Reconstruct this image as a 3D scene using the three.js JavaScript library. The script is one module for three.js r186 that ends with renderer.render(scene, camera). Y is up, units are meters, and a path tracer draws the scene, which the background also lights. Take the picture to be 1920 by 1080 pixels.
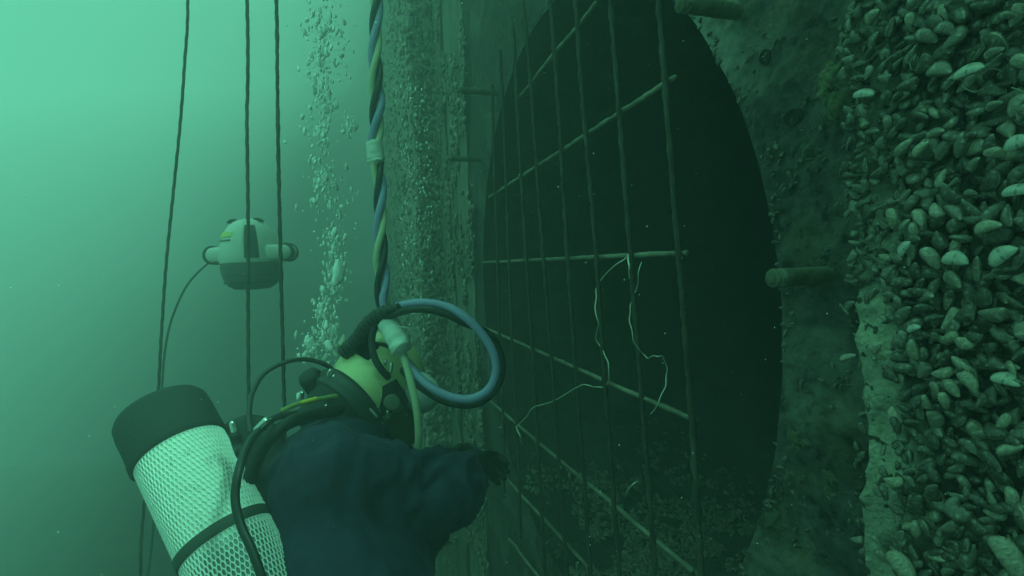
import * as THREE from 'three';
import { ImprovedNoise } from 'three/addons/math/ImprovedNoise.js';
import { mergeGeometries, mergeVertices } from 'three/addons/utils/BufferGeometryUtils.js';

// ---------------------------------------------------------------- camera, sky, sun, water haze, exposure
const W = 1920, H = 1080;
const scene = new THREE.Scene();
const camera = new THREE.PerspectiveCamera(59.2, W / H, 0.02, 200);
camera.rotation.order = 'YXZ';
camera.rotation.set(THREE.MathUtils.degToRad(-1.6), 0, THREE.MathUtils.degToRad(-2.7));
camera.updateProjectionMatrix(); camera.updateMatrixWorld(true);
const renderer = new THREE.WebGLRenderer({ antialias: true });
renderer.setSize(1024, 576);
renderer.toneMapping = THREE.LinearToneMapping;
renderer.toneMappingExposure = 2.75;
renderer.shadowMap.enabled = true;
{ // the light that comes down through the surface: bright overhead, dim at the horizon, the same all round
  const w = 128, h = 128, d = new Float32Array(w * h * 4);
  for (let j = 0; j < h; j++) {
    const e = ((j + 0.5) / h - 0.5) * Math.PI, t = Math.max(0, Math.sin(e));
    const low = 0.006 + 1.0 * Math.pow(t, 2.6), b = 0.60 + 0.25 * Math.pow(1 - t, 3);
    for (let i = 0; i < w; i++) { const az = ((i + 0.5) / w - 0.5) * Math.PI * 2, g = low * (1 + 0.22 * Math.cos(az + 2.6) * Math.cos(e)); // a little brighter over the open water to the left
      d.set([g * 0.22, g * 1.0, g * b, 1], (j * w + i) * 4); }
  }
  const sky = new THREE.DataTexture(d, w, h, THREE.RGBAFormat, THREE.FloatType);
  sky.mapping = THREE.EquirectangularReflectionMapping; sky.magFilter = sky.minFilter = THREE.LinearFilter; sky.needsUpdate = true;
  scene.background = sky; scene.environment = sky;
}
const sun = new THREE.DirectionalLight(new THREE.Color().setRGB(0.22, 1.0, 0.62), 5);
sun.position.set(0.655 * 20, 0.72 * 20, 0.27 * 20); sun.castShadow = true; sun.shadow.radius = 48;
sun.shadow.mapSize.set(2048, 2048);
Object.assign(sun.shadow.camera, { left: -9, right: 9, top: 9, bottom: -9, near: 1, far: 60 });
scene.add(sun, sun.target);
scene.fog = new THREE.FogExp2(new THREE.Color().setRGB(0.9, 0.98, 0.98), 0.15);

// ---------------------------------------------------------------- helpers
let seed = 1234567;
const rnd = () => { seed = (seed * 1664525 + 1013904223) >>> 0; return seed / 4294967296; };
const rr = (a, b) => a + (b - a) * rnd();
const reseed = (s) => { seed = s >>> 0; };
const perlin = new ImprovedNoise();
const nz = (x, y, z = 0) => perlin.noise(x, y, z);
const fbm = (x, y, z = 0, o = 4) => { let a = 0.5, s = 0; for (let i = 0; i < o; i++) { s += a * nz(x, y, z); x *= 2.03; y *= 2.03; z *= 2.03; a *= 0.5; } return s; };
function sst(a, b, x) { const t = Math.min(1, Math.max(0, (x - a) / (b - a))); return t * t * (3 - 2 * t); }
const V = (x, y, z) => new THREE.Vector3(x, y, z);
// a point of the place seen at a pixel of the 1920 x 1080 photograph, so many metres ahead
const at = (px, py, depth) => { const v = V(px / W * 2 - 1, 1 - py / H * 2, 0.5).unproject(camera).normalize(); const f = V(0, 0, -1).applyQuaternion(camera.quaternion); return v.multiplyScalar(depth / v.dot(f)); };
// the wall runs away from the camera to the left; N points out of it into the water, U along it away from the camera
const N = V(-0.954, 0, 0.2998).normalize(), U = V(-0.2998, 0, -0.954).normalize(), DW = 0.68;
const wp = (s, y, out = 0) => N.clone().multiplyScalar(out - DW).addScaledVector(U, s).setY(y);
const onWall = (px, py, out = 0) => { const v = V(px / W * 2 - 1, 1 - py / H * 2, 0.5).unproject(camera).normalize(); return v.multiplyScalar((out - DW) / v.dot(N)); };
const names = {};
const numbered = (n) => { const k = names[n] = (names[n] ?? -1) + 1; return k ? n + '_' + String(k).padStart(3, '0') : n; };
function shadows(o) { o.traverse((m) => { if (m.isMesh) { m.castShadow = true; m.receiveShadow = true; } }); return o; }
function part(name, geo, mat, parent, label) { const m = new THREE.Mesh(geo, mat); m.name = name; if (label) m.userData.label = label; m.castShadow = m.receiveShadow = true; parent.add(m); return m; }
function tag(o, label, category, group) { o.userData.label = label; if (category) o.userData.category = category; if (group) o.userData.group = group; return o; }
function thing(name, label, category, pos, group) { const g = new THREE.Group(); g.name = numbered(name); if (pos) g.position.copy(pos); scene.add(g); return tag(g, label, category, group); }
function solo(name, geo, mat, label, category, group) { const m = new THREE.Mesh(geo, mat); m.name = numbered(name); m.castShadow = m.receiveShadow = true; scene.add(m); return tag(m, label, category, group); }
function structure(name, geo, mat, label) { const m = new THREE.Mesh(geo, mat); m.name = name; m.castShadow = m.receiveShadow = true; m.userData.kind = 'structure'; if (label) m.userData.label = label; scene.add(m); return m; }
function tube(pts, r, o = {}) { const c = new THREE.CatmullRomCurve3(pts, !!o.closed, 'centripetal'); return capped(c, o.seg ?? Math.max(12, pts.length * 8), r, o.rad ?? 8, o); }
// a tube along a curve whose radius may be a function of the position along it (0..1) and the angle, with rounded ends
function capped(curve, seg, r, rad, o = {}) {
  const fr = curve.computeFrenetFrames(seg, !!o.closed), pos = [], uv = [], idx = [], rf = typeof r === 'function' ? r : () => r, L = curve.getLength();
  for (let i = 0; i <= seg; i++) {
    const t = i / seg, p = curve.getPointAt(t);
    for (let j = 0; j <= rad; j++) {
      const a = j / rad * Math.PI * 2, R = rf(t, a);
      const d = fr.normals[i].clone().multiplyScalar(Math.cos(a) * R).addScaledVector(fr.binormals[i], Math.sin(a) * R);
      pos.push(p.x + d.x, p.y + d.y, p.z + d.z); uv.push(t * L, a / (Math.PI * 2) * 0.05);
    }
  }
  for (let i = 0; i < seg; i++) for (let j = 0; j < rad; j++) { const a = i * (rad + 1) + j, b = a + rad + 1; idx.push(a, b, a + 1, b, b + 1, a + 1); }
  if (!o.closed) for (const [i, s] of [[0, -1], [seg, 1]]) {
    const p = curve.getPointAt(i / seg).addScaledVector(fr.tangents[i], s * rf(i / seg, 0) * 0.5), c = pos.length / 3; pos.push(p.x, p.y, p.z); uv.push(0, 0);
    for (let j = 0; j < rad; j++) { const a = i * (rad + 1) + j; s > 0 ? idx.push(a, c, a + 1) : idx.push(a, a + 1, c); }
  }
  const g = new THREE.BufferGeometry(); g.setAttribute('position', new THREE.Float32BufferAttribute(pos, 3)); g.setAttribute('uv', new THREE.Float32BufferAttribute(uv, 2)); g.setIndex(idx); g.computeVertexNormals();
  if (!o.closed || true) { // weld the seam's normals
    const n = g.attributes.normal; for (let i = 0; i <= seg; i++) { const a = i * (rad + 1), b = a + rad, v = V(n.getX(a) + n.getX(b), n.getY(a) + n.getY(b), n.getZ(a) + n.getZ(b)).normalize(); n.setXYZ(a, v.x, v.y, v.z); n.setXYZ(b, v.x, v.y, v.z); }
  }
  return g;
}
// turn a geometry whose axis is +y so that it runs from a to b (its own height is kept)
function along(geo, a, dir) { const q = new THREE.Quaternion().setFromUnitVectors(V(0, 1, 0), dir.clone().normalize()); return geo.applyQuaternion(q).translate(a.x, a.y, a.z); }
function lathe(p, n = 24) { return new THREE.LatheGeometry(p.map(([x, y]) => new THREE.Vector2(x, y)), n); }
function tex(w, h, fn, srgb = true, rep) {
  const d = new Uint8Array(w * h * 4);
  for (let j = 0; j < h; j++) for (let i = 0; i < w; i++) { const c = fn(i / w, j / h); for (let k = 0; k < 3; k++) d[(j * w + i) * 4 + k] = Math.max(0, Math.min(255, c[k] * 255)); d[(j * w + i) * 4 + 3] = 255; }
  const t = new THREE.DataTexture(d, w, h); t.wrapS = t.wrapT = THREE.RepeatWrapping; t.magFilter = THREE.LinearFilter; t.minFilter = THREE.LinearMipmapLinearFilter; t.generateMipmaps = true; if (srgb) t.colorSpace = THREE.SRGBColorSpace; if (rep) t.repeat.set(rep[0], rep[1]); t.needsUpdate = true; return t;
}
// noise that tiles over 0..1
const tn = (u, v, f, o = 4, z = 0) => { // blend of two shifted copies near the seam
  const x = sst(0.8, 1, u), y = sst(0.8, 1, v), at_ = (p, q) => fbm((u - p) * f, (v - q) * f, z, o);
  const low = x > 0 ? at_(0, 0) * (1 - x) + at_(1, 0) * x : at_(0, 0);
  return y > 0 ? low * (1 - y) + (x > 0 ? at_(0, 1) * (1 - x) + at_(1, 1) * x : at_(0, 1)) * y : low;
};
const s2 = (l) => (l <= 0.0031308 ? l * 12.92 : 1.055 * Math.pow(l, 1 / 2.4) - 0.055);
const lin = (r, g, b) => [s2(Math.max(0, r)), s2(Math.max(0, g)), s2(Math.max(0, b))];
const col = (r, g, b) => new THREE.Color().setRGB(r, g, b);
const std = (r, g, b, rough = 0.8, o = {}) => new THREE.MeshStandardMaterial({ color: col(r, g, b), roughness: rough, ...o });
// ---------------------------------------------------------------- the setting: wall with a round intake, tunnel, lake bed
const CS = 1.674, CY = -0.11, RO = 1.003; // centre and radius of the intake in wall coordinates
const S0 = 0.455, S1 = 3.75;              // the recessed panel
const wallTop = 3.6, wallBottom = -3.2;
const crustTex = tex(1024, 1024, (u, v) => {
  const a = tn(u, v, 6, 6), b = tn(u, v, 22, 4, 5), c = tn(u, v, 3, 3, 9), e = tn(u, v, 60, 3, 2);
  let k = 0.05 + 0.055 * a + 0.05 * b + 0.06 * e; const pale = sst(0.10, 0.24, c + 0.3 * a), olive = 0.5 * sst(0.08, 0.25, tn(u, v, 5, 3, 31));
  const pit = sst(0.2, 0.34, -b - 0.4 * e);
  k *= 1 - 0.65 * pit; k = Math.max(0.008, k + 0.05 * pale);
  return lin(k * (1 + 0.25 * olive), k * (1 + 0.12 * olive), k * (0.9 - 0.35 * olive));
});
const crustBump = tex(1024, 1024, (u, v) => { const k = 0.5 + 0.5 * tn(u, v, 18, 5) + 0.45 * tn(u, v, 70, 3, 8); return [k, k, k]; }, false);
const crust = new THREE.MeshStandardMaterial({ map: crustTex, bumpMap: crustBump, bumpScale: 0.006, roughness: 0.95 });
const paleTex = tex(1024, 1024, (u, v) => { // bare concrete, silted, full of dark pits
  const a = tn(u, v, 6, 5, 2), b = tn(u, v, 26, 4, 5), e = tn(u, v, 80, 3, 2), pit = sst(0.17, 0.25, -tn(u, v, 34, 2, 12) + 0.15 * a), q = Math.max(0.02, (0.25 + 0.12 * a + 0.12 * b + 0.12 * e) * (1 - 0.85 * pit)); return lin(q, q, q * 0.88);
});
const paleConcrete = new THREE.MeshStandardMaterial({ map: paleTex, bumpMap: crustBump, bumpScale: 0.005, roughness: 0.95 });
const blockMat = paleConcrete.clone(); blockMat.vertexColors = true; blockMat.color = col(1.2, 1.2, 1.1);
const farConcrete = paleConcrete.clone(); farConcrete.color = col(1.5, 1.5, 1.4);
const steelTex = tex(512, 512, (u, v) => { // weathered sheet with long vertical runs
  const a = tn(u, v * 0.12, 30, 4), b = tn(u, v, 5, 5, 3), c = tn(u, v, 40, 3, 7); const k = Math.max(0.02, 0.11 + 0.10 * a + 0.08 * b + 0.05 * c);
  return lin(k * 1.8, k * 1.8, k * 1.5);
});
const crustWall = crust.clone(); crustWall.vertexColors = true;
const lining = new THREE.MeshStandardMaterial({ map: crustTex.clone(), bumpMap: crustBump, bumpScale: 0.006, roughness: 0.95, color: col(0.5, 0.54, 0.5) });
function grid(nu, nv, fn, uvs) { // a sheet of (nu+1) x (nv+1) points
  const pos = [], uv = [], idx = [];
  for (let j = 0; j <= nv; j++) for (let i = 0; i <= nu; i++) { const p = fn(i / nu, j / nv); pos.push(p.x, p.y, p.z); const q = uvs(i / nu, j / nv); uv.push(q[0], q[1]); }
  for (let j = 0; j < nv; j++) for (let i = 0; i < nu; i++) { const a = j * (nu + 1) + i, b = a + nu + 1; idx.push(a, a + 1, b, b, a + 1, b + 1); }
  const g = new THREE.BufferGeometry(); g.setAttribute('position', new THREE.Float32BufferAttribute(pos, 3)); g.setAttribute('uv', new THREE.Float32BufferAttribute(uv, 2)); g.setIndex(idx); g.computeVertexNormals(); return g;
}
const rough = (s, y) => 0.010 * fbm(s * 6, y * 6, 1) + 0.012 * fbm(s * 22, y * 22, 4, 3) + 0.010 * Math.max(0, fbm(s * 40, y * 40, 7, 2));
{ // recessed panel round the intake: rings from the lip out to the panel's borders
  const edge = (th) => { const c = Math.cos(th), s = Math.sin(th); return Math.min(c > 0 ? (S1 - CS) / c : c < 0 ? (CS - S0 + 0.1) / -c : 9, s > 0 ? (wallTop - CY) / s : s < 0 ? (CY - wallBottom) / -s : 9); };
  const P = (u, v) => { const th = u * Math.PI * 2, r0 = RO + 0.006 * fbm(Math.cos(th) * 9, Math.sin(th) * 9, 2), r1 = edge(th), r = r0 + (r1 - r0) * Math.pow(v, 1.25); return [CS + Math.cos(th) * r, CY + Math.sin(th) * r, v]; };
  const g = grid(900, 90, (u, v) => { const [s, y] = P(u === 1 ? 0 : u, v); const k = sst(0, 0.06, v); return wp(s, y, k * rough(s, y) * sst(3.2, 2.2, s) + k * 0.004 * fbm(s * 30, y * 2)); }, (u, v) => { const [s, y] = P(u, v); return [s / 0.9, y / 0.9]; });
  const c = [], q = g.attributes.position; for (let i = 0; i < q.count; i++) { const s = q.getX(i) * U.x + q.getZ(i) * U.z, y = q.getY(i), f = fbm(s * 7, y * 7, 21, 4), bare = sst(0.30, 0.14, Math.hypot((s - 0.93) / 1.1, y - 0.46) + 0.35 * f); const k = 1 + 1.1 * bare; c.push(k, k, k); }
  g.setAttribute('color', new THREE.Float32BufferAttribute(c, 3));
  structure('wall', g, crustWall, 'dark encrusted concrete wall round the barred intake opening');
}
{ // the tunnel behind the opening, its far end walled off
  const L = 3.2;
  const g = grid(220, 120, (u, v) => { const th = (u === 1 ? 0 : u) * Math.PI * 2, d = v * v * L, r = RO + 0.006 * fbm(Math.cos(th) * 9, Math.sin(th) * 9, 2) - sst(0, 0.1, d) * (0.012 * fbm(Math.cos(th) * 8, Math.sin(th) * 8, d * 8) + 0.03 * sst(-0.4, -0.9, Math.sin(th)) * (0.6 + fbm(Math.cos(th) * 20, d * 20, 3))); return wp(CS + Math.cos(th) * r, CY + Math.sin(th) * r, -d); }, (u, v) => [u * 7, v * v * L / 0.9]);
  const cap = grid(40, 8, (u, v) => { const th = (u === 1 ? 0 : u) * Math.PI * 2; return wp(CS + Math.cos(th) * RO * 1.02 * v, CY + Math.sin(th) * RO * 1.02 * v, -L); }, (u, v) => [u * 7, v]);
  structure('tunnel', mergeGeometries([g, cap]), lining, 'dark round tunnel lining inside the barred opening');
}
// the wall stands proud of the panel on both sides: near block on the right, far block on the left
const HR = 0.10, HL = 0.20;
const edgeS = (y) => S0 + 0.022 * fbm(y * 6, 3.3, 0, 4) + 0.003 * nz(y * 30, 1.7);
{
  const back = 3, blockTop = 0.97; // near block: front sheet, then the return face down to the panel
  const g = grid(170, 520, (u, v) => { const y = wallBottom + v * (blockTop - wallBottom); const k = Math.min(1, u / 0.88), e = edgeS(y); let s = -back + (e + back) * (1 - Math.pow(1 - k, 2.6)), o = HR + rough(s, y) * 1.6; if (u > 0.88) { s = e + 0.01 * Math.sin((u - 0.88) / 0.12 * Math.PI); o = (HR + rough(e, y) * 1.6) * (1 - (u - 0.88) / 0.12) - 0.03; } return wp(s, y, o); }, (u, v) => { const k = Math.min(1, u / 0.88); return [(-back + 3.45 * (1 - Math.pow(1 - k, 2.6)) + Math.max(0, u - 0.88)) * 2.4, v * (blockTop - wallBottom) * 2.4]; });
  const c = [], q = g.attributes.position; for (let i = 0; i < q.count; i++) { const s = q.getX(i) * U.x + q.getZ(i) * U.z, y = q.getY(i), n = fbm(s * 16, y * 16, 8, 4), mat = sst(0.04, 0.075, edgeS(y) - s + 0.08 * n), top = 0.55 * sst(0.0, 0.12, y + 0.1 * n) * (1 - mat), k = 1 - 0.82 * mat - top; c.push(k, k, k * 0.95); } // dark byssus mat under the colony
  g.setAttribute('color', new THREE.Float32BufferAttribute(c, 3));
  structure('wall_right', g, blockMat, 'pale concrete block edge under the mussel colony on the right');
  const g2 = grid(160, 300, (u, v) => { const y = wallBottom + v * (wallTop - wallBottom); if (u < 0.15) { const k = u / 0.15; return wp(S1 - 0.02 - 0.03 * fbm(y * 4, k * 2, 6) - 0.02 * rough(k, y), y, -0.03 + (HL + 0.03) * k); } const k = (u - 0.15) / 0.85, s = S1 - 0.02 + (9 - S1) * Math.pow(k, 1.3); return wp(s, y, HL + 1.6 * rough(s, y)); }, (u, v) => [u * 5, v * 7]);
  structure('wall_left', g2, farConcrete, 'hazy encrusted wall block beyond the intake on the left');
}
{ // flat weathered lining sheets between the opening and the far block
  const t = thing('lining_panel', 'tall weathered sheet lining beside the far edge of the opening', 'panel');
  const m = new THREE.MeshStandardMaterial({ map: steelTex, roughness: 0.9, bumpMap: crustBump, bumpScale: 0.012 });
  for (const [a, b, o] of [[2.84, 3.36, 0.006], [3.42, 3.72, 0.016]]) {
    const g = new THREE.BoxGeometry(b - a, wallTop - wallBottom - 0.2, 0.02, 26, 200, 1); const p = g.attributes.position; for (let i = 0; i < p.count; i++) { const q = wp((a + b) / 2 + p.getX(i) * (1 + 0.16 * fbm(p.getY(i) * 1.3, a * 5, 2, 4)) + 0.03 * fbm(p.getY(i) * 2.4, a * 7), p.getY(i) + 0.1, o + p.getZ(i) + 0.03 * fbm(p.getX(i) * 16 + a * 9, p.getY(i) * 1.5, 1) + 0.02 * Math.max(0, fbm(p.getX(i) * 20 + a, p.getY(i) * 16, 4))); p.setXYZ(i, q.x, q.y, q.z); } g.computeVertexNormals(); part('sheet', g, m, t);
  }
}
{ const g = grid(60, 60, (u, v) => V(-11 + 21 * u, wallBottom - 0.1 + 0.3 * fbm(u * 6, v * 6), 3 - 13 * v), (u, v) => [u * 10, v * 7.6]); structure('lake_bed', g, new THREE.MeshStandardMaterial({ map: crustTex.clone(), roughness: 1, color: col(0.6, 0.6, 0.6) })); }
// ---------------------------------------------------------------- the grate: ribbed bars tied across the opening
const rustTex = tex(256, 256, (u, v) => { const a = tn(u, v, 14, 4), b = tn(u, v, 5, 3, 4); const k = Math.max(0.02, 0.10 + 0.12 * a + 0.10 * b); return lin(k * 1.15, k, k * 0.8); });
const rustMat = new THREE.MeshStandardMaterial({ map: rustTex, roughness: 0.9, metalness: 0.1 });
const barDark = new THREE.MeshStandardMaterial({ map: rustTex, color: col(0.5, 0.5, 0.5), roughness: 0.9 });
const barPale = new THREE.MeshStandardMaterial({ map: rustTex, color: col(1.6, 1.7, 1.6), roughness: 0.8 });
const GR = 0.035; // how far before the wall the upright bars stand
{
  const t = thing('intake_grate', 'rebar grate of upright and crossing bars over the dark round opening', 'grate');
  const z0 = 1.057 * 1.0;
  const ribbed = (a, b, r, amp) => { const L = a.distanceTo(b), c = new THREE.CatmullRomCurve3([0, 0.2, 0.4, 0.6, 0.8, 1].map((k) => a.clone().lerp(b, k).add(V(rr(-1, 1), 0, rr(-1, 1)).multiplyScalar(0.004)))); return capped(c, Math.round(L / 0.007), (q, an) => r * (1 + (Math.sin(q * L / 0.014 * Math.PI * 2 + Math.sin(an * 2)) > 0.2 ? amp : 0) + (amp > 0.2 ? 0.75 : 0.4) * nz(q * L * 34, an)), 7); };
  // uprights by where they pass in the picture, top and bottom
  const ups = [[1238, 40, 1313, 1010], [1152, 110, 1222, 1000], [1090, 130, 1157, 1000], [1046, 200, 1100, 980], [1004, 300, 1055, 960], [978, 330, 1012, 900], [950, 380, 972, 900], [930, 420, 946, 900]];
  ups.forEach(([x0, y0, x1, y1], i) => {
    const a = onWall(x0, y0, GR), b = onWall(x1, y1, GR), d = a.clone().sub(b).normalize(), s = a.dot(U);
    const k = Math.sqrt(Math.max(0.05, (RO + 0.12) ** 2 - (s - CS) ** 2)); // each upright runs a little past the lip above and below
    const top = a.clone().addScaledVector(d, (CY + k - a.y) / d.y), bot = b.clone().addScaledVector(d, -(b.y - (CY - k)) / d.y);
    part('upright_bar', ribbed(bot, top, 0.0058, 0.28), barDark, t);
  });
  for (const [x0, y0, x1, y1] of [[975, 180, 1118, 5], [918, 370, 1262, 146], [905, 492, 1288, 474], [902, 612, 1308, 790], [914, 748, 1300, 1072], [938, 885, 1104, 1064], [955, 1010, 1010, 1082]])
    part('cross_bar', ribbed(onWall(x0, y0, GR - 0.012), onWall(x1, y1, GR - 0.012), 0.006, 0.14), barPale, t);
}
// wire ends hanging in the grate
const wireMat = std(0.75, 0.72, 0.6, 0.5, { metalness: 0.3 });
function wire(name, px, label, r = 0.0017) {
  const L = px.length; reseed(L * 7 + 3); const pts = px.flatMap(([x, y], i) => { const a = onWall(x, y, GR + 0.012 + 0.018 * Math.sin(i * 1.7)); if (i === L - 1) return [a]; const [u, v] = px[i + 1]; return [a, onWall((x + u) / 2 + rr(-1.4, 1.4), (y + v) / 2 + rr(-1.4, 1.4), GR + 0.012 + 0.018 * Math.sin(i * 1.7 + 0.85))]; });
  solo(name, tube(pts, r, { seg: L * 10, rad: 6 }), wireMat, label, 'wire');
}
wire('wire', [[1176, 482], [1158, 494], [1136, 514], [1118, 540], [1116, 575], [1122, 605], [1118, 638], [1130, 656], [1141, 682], [1142, 712], [1133, 727], [1115, 726], [1096, 721], [1072, 732], [1046, 748], [1000, 764], [990, 778], [968, 800]], 'long curling pale wire hanging from the level crossbar down to its left');
wire('wire', [[1203, 492], [1197, 512], [1194, 540], [1182, 572], [1180, 600], [1188, 640], [1204, 662], [1214, 672], [1226, 667], [1242, 668], [1251, 690], [1248, 725], [1234, 756], [1220, 776]], 'thin dark wire curling beside the right upright below the level crossbar', 0.0012);
wire('wire', [[968, 800], [975, 817], [979, 834]], 'short bright wire stub with a knob below the crossbar by the sleeve', 0.003);
wire('wire', [[1178, 478], [1180, 500], [1181, 522]], 'short straight wire tail hanging down under the level crossbar', 0.0024);
wire('wire', [[1196, 902], [1186, 909], [1176, 920]], 'tiny loose wire curl low in the grate', 0.0018);
// studs that stand out of the wall
const studMat = new THREE.MeshStandardMaterial({ map: rustTex, color: col(1.1, 1.25, 1.05), roughness: 0.95, bumpMap: crustBump, bumpScale: 0.003 });
function stud(px, py, len, r, label) {
  const a = onWall(px, py, -0.01), t = thing('wall_stud', label, 'stud', undefined, 'rusty studs standing out of the wall');
  const c = new THREE.LineCurve3(a, a.clone().addScaledVector(N, len + 0.01));
  part('shaft', capped(c, 40, (q, an) => r * (1 + 0.10 * nz(q * 9, Math.cos(an) * 1.5, px) + 0.05 * Math.sin(q * 150) + 0.10 * nz(q * 26, Math.cos(an) * 3, py)), 18), studMat, t);
  part('tip', along(lathe([[0.0001, 0.004], [r * 0.5, 0.004], [r * 0.62, 0.006], [r * 0.98, 0.004], [r * 1.03, 0], [r * 1.0, -0.006]], 18), a.clone().addScaledVector(N, len), N), std(0.28, 0.31, 0.24, 0.9, { bumpMap: crustBump, bumpScale: 0.002 }), t);
}
stud(1562, 515, 0.105, 0.0135, 'thick rusty stud with a pale ring end level with the opening centre');
stud(1395, 24, 0.125, 0.0135, 'dark stud above the right side of the opening at the top edge');
stud(935, 174, 0.18, 0.014, 'upper of the two hazy studs left of the opening');
stud(908, 299, 0.18, 0.014, 'lower of the two hazy studs left of the opening');
// ---------------------------------------------------------------- mussels, empty shells, sponge
function musselGeo(n, m, half, vary) { // pointed at the hinge end, keeled, a seam between its two valves
  const pos = [], uv = [], idx = [], nm = half ? m / 2 : m;
  for (let i = 0; i <= n; i++) {
    const t = i / n, te = 0.5 - 0.5 * Math.cos(t * Math.PI), r = Math.pow(te, 0.6) * Math.pow(1 - te, 0.36) * 1.62;
    for (let j = 0; j <= nm; j++) {
      const a = j / m * Math.PI * 2, c = Math.cos(a), s = Math.sin(a), seam = half ? 1 : 1 - 0.13 * Math.exp(-Math.pow(Math.abs(s) < 0.35 && c !== 0 ? s / 0.14 : 9, 2));
      const wid = 0.355 * r * (1 + vary * 0.2) * (c < 0 ? 0.8 : 1.08), hgt = 0.235 * r * (1 - vary * 0.2);
      pos.push(te - 0.5, s * Math.pow(Math.abs(s), -0.12 * 0) * hgt * seam, c * wid * seam + 0.07 * Math.sin(te * Math.PI) * (1 + vary)); uv.push(te, j / m);
    }
  }
  for (let i = 0; i < n; i++) for (let j = 0; j < nm; j++) { const a = i * (nm + 1) + j, b = a + nm + 1; idx.push(a, a + 1, b, b, a + 1, b + 1); }
  if (half) { // the inside of an open valve: a second, slightly smaller bowl and the rim between
    const k = pos.length / 3; for (let q = 0; q < k; q++) { pos.push(pos[q * 3] * 0.93, pos[q * 3 + 1] * 0.86, pos[q * 3 + 2] * 0.93); uv.push(uv[q * 2], uv[q * 2 + 1]); }
    const f = idx.length; for (let q = 0; q < f; q += 3) idx.push(idx[q] + k, idx[q + 2] + k, idx[q + 1] + k);
    for (let i = 0; i < n; i++) for (const j of [0, nm]) { const a = i * (nm + 1) + j, b = a + nm + 1; idx.push(a, b, a + k, b, b + k, a + k); }
  }
  const g = new THREE.BufferGeometry(); g.setAttribute('position', new THREE.Float32BufferAttribute(pos, 3)); g.setAttribute('uv', new THREE.Float32BufferAttribute(uv, 2)); g.setIndex(idx); g.computeVertexNormals(); return g;
}
const bandTex = (k, z) => tex(128, 64, (u, v) => { // growth rings, silt and worn patches
  const g = 0.5 + 0.5 * Math.sin(u * u * 46 + 2 * nz(u * 5, v * 6, z)), w = sst(0.05, 0.3, fbm(u * 6, v * 7, z + 3)), d = sst(0.0, 0.3, fbm(u * 16, v * 14, z + 9)); const sm = Math.min(v, Math.abs(v - 0.5), 1 - v), q = k * (0.9 + 0.14 * g) * (1 - 0.45 * d) + 0.14 * w + 0.16 * sst(0.035, 0.012, sm) + 0.12 * sst(0.12, 0.02, u + 0.1 * fbm(u * 9, v * 9, z));
  return lin(q * 1.1, q, q * 0.78);
});
const shellBump = tex(128, 64, (u, v) => { const q = 0.5 + 0.12 * Math.sin(u * u * 60 + nz(u * 6, v * 8) * 3) + 0.5 * fbm(u * 14, v * 12, 4); return [q, q, q]; }, false);
const musselMats = [0.055, 0.1, 0.165, 0.26, 0.42, 0.28].map((k, i) => new THREE.MeshStandardMaterial({ map: bandTex(k, i * 7), roughness: 0.3, bumpMap: shellBump, bumpScale: 0.00045 }));
const musselGeos = [musselGeo(14, 14, false, -0.6), musselGeo(14, 14, false, 0), musselGeo(14, 14, false, 0.5)];
const mini = [musselGeo(8, 8, false, 0), musselGeo(8, 8, false, 0.5)];
const shellMat = new THREE.MeshStandardMaterial({ map: tex(128, 64, (u, v) => { const q = 0.38 + 0.04 * Math.sin(u * u * 40) - 0.2 * sst(0.0, 0.35, fbm(u * 5, v * 6, 2)); return lin(q, q, q * 0.85); }), roughness: 0.4 });
function pose(p, n, size, lift, tilt) { // lying on a surface with normal n, its long axis any way round
  const q = new THREE.Quaternion().setFromUnitVectors(V(0, 1, 0), n), sp = new THREE.Quaternion().setFromAxisAngle(V(0, 1, 0), rr(0, Math.PI * 2)), e = new THREE.Quaternion().setFromEuler(new THREE.Euler(rr(-1, 1) * tilt * 1.5, 0, rr(-1, 1) * tilt));
  return new THREE.Matrix4().compose(p.clone().addScaledVector(n, lift), q.multiply(sp).multiply(e), V(size, size * rr(0.9, 1.25), size * rr(0.9, 1.15)));
}
function toPx(p) { const v = p.clone().project(camera); return [(v.x + 1) * W / 2, (1 - v.y) * H / 2, v.z]; }
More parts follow.
